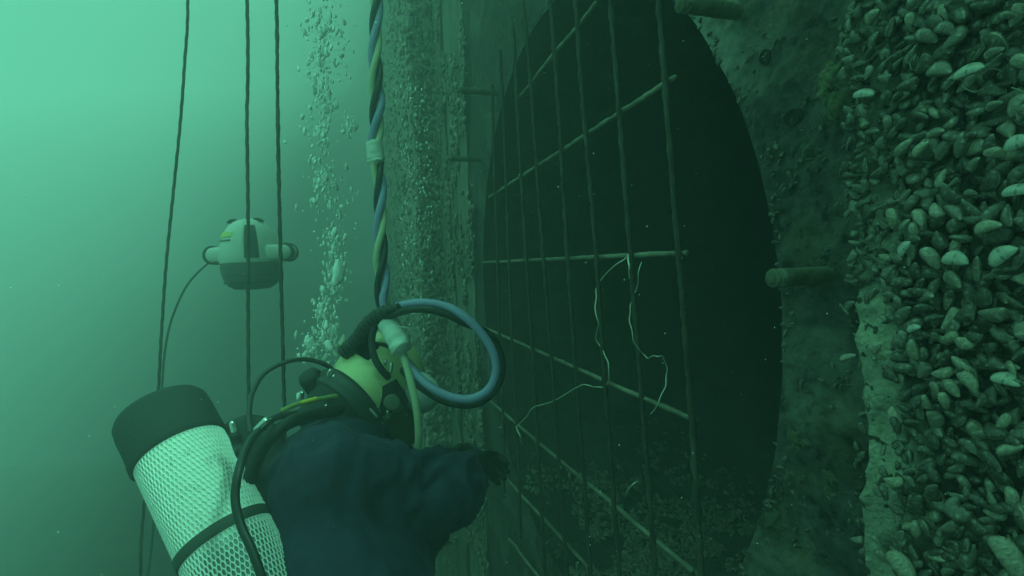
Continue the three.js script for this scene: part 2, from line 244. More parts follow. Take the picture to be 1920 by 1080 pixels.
{
  reseed(77);
  const all = [], CELL = 0.0100;
  for (let s = -0.30; s < 0.50; s += CELL) for (let y = -0.62; y < 0.72; y += CELL) {
    const ss = s + rr(-0.6, 0.6) * CELL, yy = y + rr(-0.6, 0.6) * CELL, e = edgeS(yy);
    if (ss > e + 0.004) continue;
    const d = e - ss, patch = fbm(ss * 14, yy * 14, 2, 3);
    // bare concrete near the edge low down, thick cover elsewhere
    const bare = sst(0.0, -0.05, yy + 0.02) * sst(0.055 + 0.09 * patch, 0.02, d), upper = sst(0.2, 0.3, yy) * sst(0.075, 0.03, d) * 0.7;
    if (rnd() < bare * 0.95 + upper * 0.5) continue;
    const layer = rnd() < 0.42 ? 1 : 0, size = (0.0155 + 0.0085 * rnd()) * (rnd() < 0.2 ? 0.7 : 1) * (0.75 + 0.25 * sst(0.02, 0.08, d)) * (layer ? 1.08 : 0.95);
    const m = pose(wp(ss, yy, HR + rough(ss, yy) * 1.1), N, size, 0.003 + layer * rr(0.007, 0.017) + 0.007 * (patch + 0.2), 0.55), p = V(0, 0, 0).setFromMatrixPosition(m), px = toPx(p);
    all.push({ m, layer, in: px[0] > 1560 && px[0] < 1925 && px[1] > -10 && px[1] < 1090, w: size / p.length() + layer * 0.02, mat: Math.min(3, Math.floor(Math.pow(rnd(), 1.9) * 4)) });
  }
  const inside = all.filter((a) => a.in).sort((a, b) => b.w - a.w), single = new Set(inside.slice(0, 290));
  for (const a of single) { const k = solo('mussel', musselGeos[Math.floor(rnd() * 3)], musselMats[a.mat], 'dark ribbed mussel packed among others in the colony on the right wall', 'mussel', 'mussels of the colony on the right wall'); a.m.decompose(k.position, k.quaternion, k.scale); }
  const rest = all.filter((a) => !single.has(a));
  for (let v = 0; v < 3; v++) { const part_ = rest.filter((_, i) => i % 3 === v); const im = new THREE.InstancedMesh(musselGeos[v], musselMats[[0, 1, 2][v]], part_.length); part_.forEach((a, i) => im.setMatrixAt(i, a.m)); im.name = numbered('mussel_bed'); im.castShadow = im.receiveShadow = true; im.userData = { kind: 'stuff', label: 'mass of smaller dark mussels under the larger ones on the right wall', category: 'mussels' }; scene.add(im); }
  // empty pale valves caught in the colony
  const valve = [musselGeo(14, 16, true, 0), musselGeo(14, 16, true, 0.5)], closed = musselGeos[1];
  const pale = [[1620, 178, 40, 'flat bright empty shell at the upper left of the colony', 0, 1.5], [1817, 135, 44, 'bright upturned pale shell high in the colony', 0.3, 1.2], [1697, 466, 32, 'round bright shell at the colony edge right of the stud', 1.2, 0.6], [1791, 490, 42, 'pale oval shell lying level in the middle of the colony', 0.1, 0.4], [1883, 481, 46, 'pale oval shell tilted upright at the right edge of the frame', 0.9, 0.5], [1727, 280, 32, 'small pale pointed shell with a byssus thread below the bright upturned one', 1.0, 0.3], [1911, 271, 40, 'pale shell cut by the right frame edge above the middle', 0.4, 0.4], [1714, 617, 26, 'small bright curled shell below the middle of the colony', 0.7, 0.8], [1885, 715, 40, 'bright broken shell ring near the right edge', 0.1, 1.3], [1814, 716, 42, 'glossy pale brown mussel lying diagonally below the middle', -0.6, 0.1], [1690, 1068, 60, 'long pale shell lying at the bottom of the colony', -0.5, 0.2], [1888, 1048, 66, 'large pale mussel lying diagonally at the lower right', -0.7, 0.1], [1853, 428, 40, 'pale brown mussel above the tilted oval shell', 0.5, 0.2], [1910, 360, 44, 'thin bright shell edge at the right frame edge', 0.25, 1.2]];
  for (const [x, y, w, label, ang, tip] of pale) {
    const p = onWall(x, y, HR + 0.028), size = w / 950 * p.length() * 0.8, open = tip > 0.35;
    const k = solo('pale_shell', open ? valve[x & 1] : closed, open ? shellMat : musselMats[5], label, 'shell');
    k.position.copy(p); const q = new THREE.Quaternion().setFromUnitVectors(V(0, 1, 0), N); k.quaternion.copy(q).multiply(new THREE.Quaternion().setFromAxisAngle(V(0, 1, 0), Math.PI / 2 + ang)).multiply(new THREE.Quaternion().setFromAxisAngle(V(1, 0, 0), tip * 0.6)); k.scale.setScalar(size);
  }
  // threads
  const th = []; for (let i = 0; i < 26; i++) { const p = wp(rr(0.2, 0.43), rr(-0.35, 0.42), HR + 0.02), pts = [p]; for (let k = 0; k < 4; k++) pts.push(pts[k].clone().add(V(rr(-1, 1), rr(-1, 1), rr(-1, 1)).multiplyScalar(0.009))); th.push(tube(pts, 0.0005, { seg: 14, rad: 4 })); }
  const o = solo('byssus_threads', mergeGeometries(th), std(0.28, 0.28, 0.22, 0.7), 'pale hair-thin threads strung between the mussels', 'threads'); o.userData.kind = 'stuff';
}
function scatter(name, label, category, n, place, mats, sMin, sMax, lift, tilt = 0.7) {
  mini.forEach((g, v) => { const im = new THREE.InstancedMesh(g, mats[v % mats.length], Math.ceil(n / 2)); for (let i = 0; i < im.count; i++) { const [p, nn] = place(); im.setMatrixAt(i, pose(p, nn, rr(sMin, sMax), lift, tilt)); } im.name = numbered(name); im.castShadow = im.receiveShadow = true; im.userData = { kind: 'stuff', label, category }; scene.add(im); });
}
reseed(5);
scatter('shell_rubble', 'broken shells and rubble lying on the floor of the tunnel', 'shells', 3000, () => { let th, d; do { th = -Math.PI / 2 + rr(-0.8, 0.8) * Math.pow(rnd(), 0.5); d = rr(0.02, 1.2) * rnd() ** 0.4; } while (fbm(th * 5, d * 5, 3, 3) < -0.04 + 0.25 * (Math.abs(th + 1.57) - 0.3)); const r = RO - 0.02; return [wp(CS + Math.cos(th) * r, CY + Math.sin(th) * r, -d), U.clone().multiplyScalar(-Math.cos(th)).add(V(0, -Math.sin(th), 0)).normalize()]; }, [musselMats[2], musselMats[1]], 0.012, 0.036, 0.002);
scatter('wall_growth', 'small mussels crusting the far wall block', 'mussels', 3600, () => { const y = rr(-2, 2.6); if (rnd() < 0.4) return [wp(S1 - 0.02 - 0.02 * rnd(), y, rr(0, HL)), U.clone().negate()]; return [wp(S1 + 4 * rnd() ** 1.7, y, HL + 0.005), N.clone()]; }, [musselMats[4], musselMats[1]], 0.02, 0.06, 0.004, 0.4);
scatter('panel_growth', 'small shells and crust clinging to the panel beside the opening', 'crust', 420, () => { for (;;) { const s = rr(0.44, 0.75), y = rr(-0.6, 0.6), q = fbm(s * 9, y * 9, 11, 3); if (Math.hypot(s - CS, y - CY) > RO + 0.015 && q > 0.02) return [wp(s, y, 0.003), N.clone()]; } }, [musselMats[0], musselMats[1]], 0.006, 0.012, -0.001);
scatter('edge_growth', 'small mussels spilling from the block edge onto the panel', 'mussels', 420, () => { const y = rr(-0.6, 0.6), e = edgeS(y), s = e + 0.09 * rnd() ** 2; return [wp(s, y, 0.004 + (s < e + 0.006 ? 0.04 * rnd() : 0)), N.clone()]; }, [musselMats[1], musselMats[2]], 0.009, 0.018, 0.002);
scatter('rim_growth', 'crust and small shells along the rim of the opening', 'crust', 520, () => { const th = rr(0, Math.PI * 2), r = RO + 0.002 + 0.03 * rnd() ** 2; return [wp(CS + Math.cos(th) * r, CY + Math.sin(th) * r, 0.001), N.clone()]; }, [musselMats[1], musselMats[0]], 0.006, 0.016, 0.0);
scatter('lining_growth', 'crust mottling the hazy sheets left of the opening', 'crust', 2600, () => { for (;;) { const s = rr(2.72, 3.75), y = rr(-1.8, 2.3); if (fbm(s * 5, y * 2.2, 41, 4) > 0.0 && Math.hypot(s - CS, y - CY) > RO + 0.02) return [wp(s, y, 0.024 + 0.012 * rnd()), N.clone()]; } }, [musselMats[1], musselMats[5]], 0.012, 0.05, 0.0, 0.35);
// soft growths on the panel
function growth(px, py, w, h, label, c, kind = 'sponge_patch', cat = 'sponge', out = 0) {
  const p = onWall(px, py, out), g = grid(72, 24, (u, v) => { const th = (u === 1 ? 0 : u) * Math.PI * 2, k = 1 + 0.8 * fbm(Math.cos(th) * 1.7 + px, Math.sin(th) * 1.7, 3, 5), a = Math.cos(th) * w * v * k, b = Math.sin(th) * h * v * k; return p.clone().addScaledVector(U, a).add(V(0, b, 0)).addScaledVector(N, -0.006 + 0.011 * (1 - v * v) + 0.012 * fbm(a * 50, b * 50, px)); }, (u, v) => [Math.cos(u * 6.283) * v * w * 3, Math.sin(u * 6.283) * v * h * 3]);
  return solo(kind, g, new THREE.MeshStandardMaterial({ map: crustTex, color: col(...c), roughness: 0.95, bumpMap: crustBump, bumpScale: 0.003 }), label, cat);
}
growth(1497, 830, 0.030, 0.045, 'pale green sponge patch on the panel low beside the opening', [1.9, 1.95, 1.2]);
growth(1558, 905, 0.022, 0.05, 'dull green sponge streak between the low sponge patch and the block edge', [1.6, 1.7, 1.1]);
growth(1450, 985, 0.028, 0.03, 'faint sponge patch at the bottom of the panel', [1.5, 1.6, 1.1]);
growth(1560, 165, 0.022, 0.04, 'yellowish green sponge patch at the block edge near the top', [2.3, 2.3, 1.4], 'sponge_patch', 'sponge', 0.05);
growth(1520, 290, 0.028, 0.036, 'smooth round bare patch on the panel above the thick stud', [1.35, 1.5, 1.4], 'bare_patch', 'patch');
growth(1545, 478, 0.028, 0.03, 'smooth bare patch directly above the thick stud', [1.3, 1.45, 1.4], 'bare_patch', 'patch');
growth(1640, 40, 0.03, 0.03, 'pale silted growth at the top of the block left of the mussels', [3, 3, 2.4], 'silt_growth', 'growth', 0.1);
growth(1765, 18, 0.03, 0.022, 'pale silted growth among the mussels at the top edge', [3, 3, 2.4], 'silt_growth', 'growth', 0.115);
growth(1590, 70, 0.016, 0.03, 'small pale growth hanging from the block edge at the top', [2.6, 2.7, 2.0], 'silt_growth', 'growth', 0.09);
for (const [x, y, r, l] of [[1438, 107, 0.0105, 'dark round bolt hole below the top stud'], [1489, 221, 0.012, 'dark ragged bolt hole above the round bare patch']]) {
  const t = thing('bolt_hole', l, 'hole'), p = onWall(x, y, 0);
  part('rim', along(lathe([[r * 1.35, -0.004], [r * 1.2, 0.0045], [r * 1.05, 0.006], [r, 0.005], [r, -0.008]], 20), p, N), crust, t); part('plug', along(lathe([[r * 1.02, 0.0042], [r * 0.6, 0.0028], [0.0001, 0.0025]], 20), p, N), std(0.008, 0.008, 0.008, 1), t);
}
// ---------------------------------------------------------------- hanging lines, the far robot, bubbles
const ropeTex = tex(64, 64, (u, v) => { const k = 0.05 + 0.05 * (0.5 + 0.5 * Math.sin((u + v) * Math.PI * 8)) + 0.04 * nz(u * 9, v * 9); return lin(k * 1.2, k, k * 0.8); });
const ropeMat = (k) => new THREE.MeshStandardMaterial({ map: ropeTex, color: col(k, k, k), roughness: 0.95 });
function line(px, depth, r, label, k, knots) {
  const pts = px.map(([x, y]) => at(x, y, depth)), a = pts[0], b = pts[pts.length - 1]; pts.unshift(V(a.x + (a.x - pts[1].x) * 0.3, 3.4, a.z)); pts.push(V(b.x + 0.01, b.y - 0.5, b.z));
  const c = new THREE.CatmullRomCurve3(pts, false, 'centripetal'), L = c.getLength();
  solo('hanging_rope', capped(c, Math.round(L / 0.006), (q, an) => r * (1 + 0.14 * Math.sin(an * 3 + q * L / 0.02 * 2) + (knots ? 0.5 * Math.max(0, nz(q * L * 26, 3.3)) + 0.25 * nz(q * L * 90, an) : 0.1 * nz(q * L * 60, 1))), 9), ropeMat(k), label, 'rope');
}
line([[352, 0], [346, 120], [338, 230], [325, 360], [312, 490], [303, 620], [296, 740], [280, 880], [269, 960], [264, 1080]], 1.9, 0.0052, 'leftmost hanging rope, slanting down to the tank top', 0.5);
line([[463, 0], [464, 180], [463, 205], [465, 400], [465, 560], [466, 720], [468, 860]], 1.75, 0.0058, 'middle hanging rope in front of the round robot', 0.9);
line([[518, 0], [520, 150], [522, 300], [526, 480], [530, 640], [533, 760], [536, 880]], 1.75, 0.0058, 'knobbly overgrown rope right of the round robot', 0.7, true);
{
  const D = 2.75, k = D / 950, o = at(470, 476, D), t = thing('underwater_robot', 'pale round underwater robot with domed top, ring float and tether, hazy in open water', 'robot', o);
  const white = std(0.8, 0.8, 0.74, 0.5), dark = std(0.04, 0.045, 0.045, 0.6), grey = std(0.12, 0.125, 0.12, 0.6), yel = std(0.8, 0.85, 0.2, 0.5), R = 51 * k;
  const dome = part('dome', lathe([[R * 0.98, -0.055], [R * 1.03, -0.045], [R * 1.05, -0.01], [R * 1.02, 0.02], [R * 0.97, 0.06], [R * 0.86, 0.11], [R * 0.68, 0.15], [R * 0.42, 0.178], [R * 0.15, 0.187], [0.0001, 0.188]], 36), white, t);
  const prof = [[R * 1.05, -0.02], [R * 1.02, 0.02], [R * 0.97, 0.06], [R * 0.86, 0.11], [R * 0.68, 0.15], [R * 0.42, 0.178], [R * 0.15, 0.187]], rAt = (y) => { for (let i = 1; i < prof.length; i++) if (y <= prof[i][1]) { const [a, b] = [prof[i - 1], prof[i]]; return a[0] + (b[0] - a[0]) * (y - a[1]) / (b[1] - a[1]); } return R * 0.15; };
  const patch = (p0, p1, y0, y1, o) => new THREE.LatheGeometry(Array.from({ length: 9 }, (_, i) => { const y = y0 + (y1 - y0) * i / 8; return new THREE.Vector2(rAt(y) + o, y + o * 0.5); }), 12, p0, p1 - p0);
  part('window_panel', patch(0.28, 0.72, -0.03, 0.145, 0.003), dark, dome); part('window_panel', patch(-1.55, -1.25, 0.03, 0.13, 0.003), dark, dome);
  part('rib', patch(0.78, 0.9, 0.03, 0.185, 0.007), white, dome); part('rib', patch(0.16, 0.24, 0.03, 0.185, 0.007), white, dome);
  part('stripe', patch(-1.1, -0.2, 0.085, 0.108, 0.004), yel, dome); part('stripe', patch(-1.2, -0.2, 0.062, 0.07, 0.003), grey, dome);
  const ring = part('ring_float', new THREE.TorusGeometry(0.212, 0.036, 16, 48).rotateX(Math.PI / 2).scale(1, 1.1, 0.42), white, t);
  for (const a of [2.85, 3.6, 0.35, -0.3]) part('band', new THREE.TorusGeometry(0.048, 0.009, 8, 20).scale(0.9, 0.9, 2).translate(0.21, 0, 0).rotateY(a).scale(1, 1, 0.42), dark, ring);
  const sk = part('skirt', lathe([[0.148, -0.05], [0.15, -0.07], [0.147, -0.1], [0.136, -0.14], [0.118, -0.17], [0.085, -0.19], [0.0001, -0.195]], 36), grey, t);
  for (const y of [-0.075, -0.115, -0.155]) part('skirt_band', new THREE.TorusGeometry(0.157 + y * 0.16, 0.005, 8, 36).rotateX(Math.PI / 2).translate(0, y, 0), dark, sk);
  for (const x of [-0.07, 0.055]) part('handle', new THREE.TorusGeometry(0.026, 0.012, 8, 18, Math.PI).scale(1, 0.6, 1).translate(x, 0.168, 0.02), dark, t);
  const cable = [[396, 489], [372, 510], [350, 536], [332, 572], [318, 612], [309, 660], [304, 720], [300, 800], [292, 930], [276, 1090], [250, 1200]].map(([x, y]) => at(x, y, D + 0.1).sub(o)); part('tether_cable', tube(cable, 0.006, { seg: 60 }), dark, t);
}
{ // exhaled air: the larger bubbles one by one, the fine ones as a mass
  reseed(321);
  const bmat = new THREE.MeshPhysicalMaterial({ color: col(0.95, 0.97, 0.95), roughness: 0.3, metalness: 0, clearcoat: 1, clearcoatRoughness: 0.1 });
  const bgeo = [0, 1, 2, 3].map((z) => { const g = mergeVertices(new THREE.IcosahedronGeometry(1, 3).deleteAttribute('uv').deleteAttribute('normal')), p = g.attributes.position; for (let i = 0; i < p.count; i++) { const v = V(p.getX(i), p.getY(i), p.getZ(i)), f = 1 + 0.55 * fbm(v.x * 1.1 + z * 5, v.y * 1.1, v.z * 1.1, 3); v.multiplyScalar(f); if (v.y < 0) v.y *= 0.6; p.setXYZ(i, v.x, v.y, v.z); } g.computeVertexNormals(); return g; });
  const puff = [[582, 648, 20], [618, 648, 20], [632, 520, 22], [605, 60, 24], [612, 610, 18], [605, 575, 14], [598, 250, 16], [612, 205, 16], [600, 335, 16], [624, 455, 14], [600, 110, 16], [655, 232, 12], [606, 170, 14]];
  const mid = (y) => y < 250 ? 600 + 12 * Math.sin(y / 60) : y < 520 ? 605 + (y - 250) * 0.1 : 632 - (y - 520) * 0.24, put = (o, x, y, d, r) => { o.position.copy(at(x, y, d)); o.rotation.set(rr(-0.5, 0.5), rr(0, 6), rr(-0.5, 0.5)); const s = r * d / 950; o.scale.set(s * rr(0.6, 1), s * rr(1.1, 2.6), s * rr(0.6, 1)); };
  const big = [[582, 648, 13], [618, 652, 13], [612, 612, 9], [634, 516, 15], [628, 530, 10], [605, 60, 12], [596, 40, 7], [640, 105, 8], [630, 198, 8], [665, 240, 7], [652, 228, 6], [612, 205, 8], [594, 252, 9], [567, 220, 6], [608, 250, 7], [606, 545, 8], [604, 575, 9], [634, 610, 8], [560, 745, 9], [618, 740, 6], [575, 38, 6], [600, 330, 8], [590, 378, 7], [626, 440, 8], [590, 300, 7], [534, 268, 5], [556, 390, 5], [612, 372, 6], [640, 388, 5], [632, 448, 7], [628, 470, 9], [602, 345, 9], [572, 62, 6], [625, 55, 6], [612, 100, 7], [598, 118, 6], [622, 480, 7], [645, 500, 6], [598, 600, 7], [640, 640, 7], [606, 635, 8], [578, 118, 6], [560, 130, 5], [627, 590, 6]];
  for (const [x, y, r] of big) { const o = solo('air_bubble', bgeo[Math.floor(rnd() * 4)], bmat, 'silvery wobbling air bubble rising above the yellow helmet', 'bubble', 'air bubbles rising from the diver'); put(o, x, y, 1.5 + rr(-0.12, 0.12), r * 0.75); }
  const n = 1100, dummy = new THREE.Object3D(), im = new THREE.InstancedMesh(bgeo[0], bmat, n), im2 = new THREE.InstancedMesh(bgeo[2], bmat, 330);
  for (let i = 0; i < n; i++) { if (i % 2) { const [cx, cy, cr] = puff[(i >> 1) % puff.length], g1 = rnd() + rnd() + rnd() - 1.5, g2 = rnd() + rnd() + rnd() - 1.5; put(dummy, cx + g1 * cr * 1.1, cy + g2 * cr * 1.7, 1.5 + rr(-0.06, 0.06), rr(1.0, 4.0)); dummy.updateMatrix(); im.setMatrixAt(i, dummy.matrix); continue; } const y = i < 90 ? rr(10, 160) : rr(-60, 680), sp = i < 90 ? 50 : 24 + 10 * Math.sin(y / 50); const x = mid(y) + (rnd() + rnd() + rnd() - 1.5) * sp * 1.4; put(dummy, x, y, 1.5 + rr(-0.1, 0.1), rr(0.7, 3.0) * (rnd() < 0.15 ? 1.7 : 1)); dummy.updateMatrix(); im.setMatrixAt(i, dummy.matrix); }
  for (let i = 0; i < im2.count; i++) { const y = rr(150, 620) , x = 740 + 60 * rnd() + (y < 330 ? (y - 200) * 0.12 : 10) + 25 * nz(y / 60, 1); put(dummy, x, y, 2.1 + rr(-0.15, 0.15), rr(0.5, 2.2)); dummy.updateMatrix(); im2.setMatrixAt(i, dummy.matrix); }
  for (const [m, l] of [[im, 'fine air bubbles rising in a column above the helmet'], [im2, 'fine air bubbles rising along the wall beside the umbilical']]) { m.name = numbered('bubble_stream'); m.castShadow = m.receiveShadow = true; m.userData = { kind: 'stuff', label: l, category: 'bubbles' }; scene.add(m); }
}
{ // drifting matter
  reseed(99); const m = new THREE.InstancedMesh(new THREE.IcosahedronGeometry(1, 1), std(0.7, 0.7, 0.6, 0.9), 900), d = new THREE.Object3D();
  for (let i = 0; i < 900; i++) { const z = rr(0.45, 3.2); d.position.copy(at(rr(-200, 2000), rr(-150, 1200), z)); const q = d.position; if (N.dot(q) + DW < 0.12) q.addScaledVector(N, 0.3); d.scale.set(rr(0.4, 1.1), rr(0.4, 1.1), rr(0.4, 1.1)).multiplyScalar(0.0011 * (0.5 + z * 0.5)); d.rotation.set(rr(0, 6), rr(0, 6), 0); d.updateMatrix(); m.setMatrixAt(i, d.matrix); }
  m.name = 'suspended_matter'; m.castShadow = m.receiveShadow = true; m.userData = { kind: 'stuff', label: 'tiny pale particles drifting in the water', category: 'particles' }; scene.add(m);
}
// ---------------------------------------------------------------- the diver
// surface nets: an even mesh of where a field is zero (negative inside)
function nets(f, lo, hi, cell) {
  const n = [0, 1, 2].map((k) => Math.ceil((hi.getComponent(k) - lo.getComponent(k)) / cell) + 1), [nx, ny, nzz] = n, F = new Float32Array(nx * ny * nzz), id = new Int32Array(nx * ny * nzz).fill(-1), pos = [], idx = [];
  for (let k = 0, q = 0; k < nzz; k++) for (let j = 0; j < ny; j++) for (let i = 0; i < nx; i++, q++) F[q] = f(lo.x + i * cell, lo.y + j * cell, lo.z + k * cell);
  const I = (i, j, k) => (k * ny + j) * nx + i;
  for (let k = 0; k < nzz - 1; k++) for (let j = 0; j < ny - 1; j++) for (let i = 0; i < nx - 1; i++) {
    let c = 0, sx = 0, sy = 0, sz = 0;
    for (let e = 0; e < 12; e++) { const ax = e >> 2, b = e & 3, o = [0, 0, 0]; o[(ax + 1) % 3] = b & 1; o[(ax + 2) % 3] = b >> 1; const p = [...o]; p[ax] = 1; const A = F[I(i + o[0], j + o[1], k + o[2])], B = F[I(i + p[0], j + p[1], k + p[2])]; if (A < 0 !== B < 0) { const t = A / (A - B); c++; sx += o[0] + (p[0] - o[0]) * t; sy += o[1] + (p[1] - o[1]) * t; sz += o[2] + (p[2] - o[2]) * t; } }
    if (c) { id[I(i, j, k)] = pos.length / 3; pos.push(lo.x + (i + sx / c) * cell, lo.y + (j + sy / c) * cell, lo.z + (k + sz / c) * cell); }
  }
  for (let k = 1; k < nzz - 1; k++) for (let j = 1; j < ny - 1; j++) for (let i = 1; i < nx - 1; i++) for (let ax = 0; ax < 3; ax++) {
    const d = [0, 0, 0]; d[ax] = 1; const A = F[I(i, j, k)], B = F[I(i + d[0], j + d[1], k + d[2])]; if (A < 0 === B < 0) continue;
    const u = [0, 0, 0], v = [0, 0, 0]; u[(ax + 1) % 3] = 1; v[(ax + 2) % 3] = 1;
    const q = [id[I(i - u[0] - v[0], j - u[1] - v[1], k - u[2] - v[2])], id[I(i - v[0], j - v[1], k - v[2])], id[I(i, j, k)], id[I(i - u[0], j - u[1], k - u[2])]];
    if (Math.min(...q) < 0) continue; if (A < 0) idx.push(q[0], q[1], q[2], q[0], q[2], q[3]); else idx.push(q[0], q[2], q[1], q[0], q[3], q[2]);
  }
  const g = new THREE.BufferGeometry(); g.setAttribute('position', new THREE.Float32BufferAttribute(pos, 3)); g.setAttribute('uv', new THREE.Float32BufferAttribute(pos.flatMap((_, i) => i % 3 ? [] : [pos[i] * 4 + pos[i + 2] * 3, pos[i + 1] * 4]), 2)); g.setIndex(idx); g.computeVertexNormals(); return g;
}
const bone = (a, b, ra, rb) => ({ a, d: b.clone().sub(a), l: b.clone().sub(a).lengthSq(), ra, rb });
const boneDist = (o, x, y, z) => { const px = x - o.a.x, py = y - o.a.y, pz = z - o.a.z, t = Math.max(0, Math.min(1, (px * o.d.x + py * o.d.y + pz * o.d.z) / o.l)), qx = px - o.d.x * t, qy = py - o.d.y * t, qz = pz - o.d.z * t; return Math.sqrt(qx * qx + qy * qy + qz * qz) - (o.ra + (o.rb - o.ra) * t); };
const smin = (a, b, k) => { const h = Math.max(k - Math.abs(a - b), 0) / k; return Math.min(a, b) - h * h * k * 0.25; };
const diver = thing('diver', 'person in dark blue diving suit and yellow helmet, right arm reaching toward the grate', 'person');
const clothTex = tex(256, 256, (u, v) => { const k = 0.8 + 0.5 * tn(u, v, 9, 4) + 0.16 * nz(u * 90, v * 90); return [k * 0.8, k * 0.8, k * 0.8]; }, false);
const suit = new THREE.MeshPhysicalMaterial({ color: col(0.034, 0.043, 0.105), map: clothTex, roughness: 0.85, sheen: 0.6, sheenColor: col(0.3, 0.35, 0.5), sheenRoughness: 0.6, bumpMap: clothTex, bumpScale: 0.002 });
const black = std(0.012, 0.013, 0.014, 0.6), rubber = std(0.018, 0.02, 0.02, 0.45), chrome = std(0.8, 0.82, 0.8, 0.2, { metalness: 0.9 });
const sh = at(616, 884, 1.14), el = at(832, 912, 1.27), wr = at(884, 880, 1.46);
{
  const S = at(596, 912, 1.24), Hp = at(655, 1150, 1.06), neck = at(665, 790, 1.43), hr = at(620, 1220, 1.0), hl = at(720, 1210, 1.2), shL = at(700, 865, 1.5), elL = at(790, 890, 1.68), wrL = at(832, 868, 1.8);
  const kr = hr.clone().add(V(0.1, -0.4, -0.1)), kl = hl.clone().add(V(0.12, -0.4, -0.06)), ar = kr.clone().add(V(-0.03, -0.42, 0.12)), al = kl.clone().add(V(-0.02, -0.42, 0.12));
  const B = [bone(S, Hp, 0.13, 0.15), bone(sh, S, 0.085, 0.12), bone(S, at(690, 930, 1.37), 0.12, 0.13), bone(at(690, 930, 1.37), at(718, 1030, 1.27), 0.13, 0.12), bone(at(718, 1030, 1.27), Hp, 0.125, 0.14), bone(S, neck, 0.085, 0.07), bone(neck, shL, 0.07, 0.08),
    bone(Hp, hr, 0.14, 0.12), bone(Hp, hl, 0.14, 0.12), bone(hr, kr, 0.115, 0.08), bone(hl, kl, 0.115, 0.08), bone(kr, ar, 0.078, 0.055), bone(kl, al, 0.078, 0.055), bone(ar, ar.clone().add(V(0.14, -0.08, -0.1)), 0.055, 0.04), bone(al, al.clone().add(V(0.14, -0.08, -0.1)), 0.055, 0.04)];
  const arm = [bone(sh, el, 0.088, 0.072), bone(at(760, 925, 1.24), at(838, 930, 1.29), 0.085, 0.078), bone(el, wr, 0.074, 0.048), bone(shL, elL, 0.08, 0.065), bone(elL, wrL, 0.062, 0.045)];
  const armDir = el.clone().sub(sh).normalize(), foreDir = wr.clone().sub(el).normalize();
  const f = (x, y, z) => {
    let d = 9; for (const b of B) d = smin(d, boneDist(b, x, y, z), 0.07); let e = 9; for (const b of arm) e = smin(e, boneDist(b, x, y, z), 0.05);
    let r = smin(d, e, 0.055);
    if (Math.abs(r) < 0.05) { // folds: rings across the sleeve, drapes elsewhere
      const s = (x - sh.x) * armDir.x + (y - sh.y) * armDir.y + (z - sh.z) * armDir.z, t = (x - el.x) * foreDir.x + (y - el.y) * foreDir.y + (z - el.z) * foreDir.z;
      const near = sst(0.06, -0.02, e), wob = fbm(x * 7, y * 7, z * 7, 3);
      r += near * (0.017 * Math.sin(s * 46 + wob * 14) * sst(0.06, 0.26, s) + 0.011 * Math.sin(t * 62 + wob * 9) * sst(-0.02, 0.08, t)) + 0.024 * wob - near * 0.02 * Math.max(0, 0.18 - Math.abs(fbm(s * 14, t * 5, y * 6, 3))) * 5 * 0.6 + 0.011 * (1 - Math.abs(fbm(x * 12 + y * 5, y * 6, z * 12, 2)) * 3.2) * sst(0.0, 0.1, d + 0.1) - 0.004;
    }
    return r;
  };
  const lo = V(9, 9, 9), hi = V(-9, -9, -9); for (const b of [...B, ...arm]) for (const p of [b.a, b.a.clone().add(b.d)]) { lo.min(p); hi.max(p); }
  const g = nets(f, lo.subScalar(0.2), hi.addScalar(0.2), 0.0105);
  part('body', g, suit, diver);
  // cuffs and gloves
  for (const [w, dir] of [[wr, foreDir], [wrL, wrL.clone().sub(elL).normalize()]]) {
    part('cuff', along(lathe([[0.05, -0.03], [0.055, -0.02], [0.053, 0.0], [0.055, 0.015], [0.046, 0.026]], 24), w, dir), rubber, diver);
    const side = V(0, 0, 1).cross(dir).normalize(), dn = dir.clone().cross(side).normalize(); // side lies in the picture plane, dn is the palm's normal
    const P = (f_, s_, p_) => w.clone().addScaledVector(dir, f_).addScaledVector(side, s_).addScaledVector(dn, p_);
    const hand = [bone(P(0.0, 0, 0), P(0.05, 0, 0), 0.036, 0.03)], fingers = [];
    for (const s of [-0.03, -0.01, 0.011, 0.03]) hand.push(bone(P(0.04, s * 0.7, 0), P(0.1, s, 0.002), 0.018, 0.0155));
    [[-0.032, 0.036], [-0.011, 0.043], [0.011, 0.041], [0.031, 0.032]].forEach(([s, l]) => { const a = P(0.1, s, 0.002), b = P(0.1 + l * 0.85, s * 1.06, 0.018), c = P(0.1 + l * 0.95, s * 1.06, 0.018 + l * 0.8), e = P(0.1 + l * 0.6, s * 1.04, 0.02 + l * 1.35); fingers.push([bone(a, b, 0.0115, 0.0105), bone(b, c, 0.0105, 0.0098), bone(c, e, 0.0098, 0.0088)]); });
    const t0 = P(0.03, -0.03, 0.006), t1 = P(0.068, -0.058, 0.02), t2 = P(0.098, -0.052, 0.042); fingers.push([bone(t0, t1, 0.0155, 0.0125), bone(t1, t2, 0.0125, 0.0105)]);
    const fh = (x, y, z) => { let d = 9; for (const b of hand) d = smin(d, boneDist(b, x, y, z), 0.02); for (const c of fingers) { let e = 9; for (const b of c) e = smin(e, boneDist(b, x, y, z), 0.006); d = smin(d, e, 0.007); } return d; };
    const l2 = w.clone().subScalar(0.19), h2 = w.clone().addScalar(0.19); part('glove', nets(fh, l2, h2, 0.004), black, diver);
  }
}
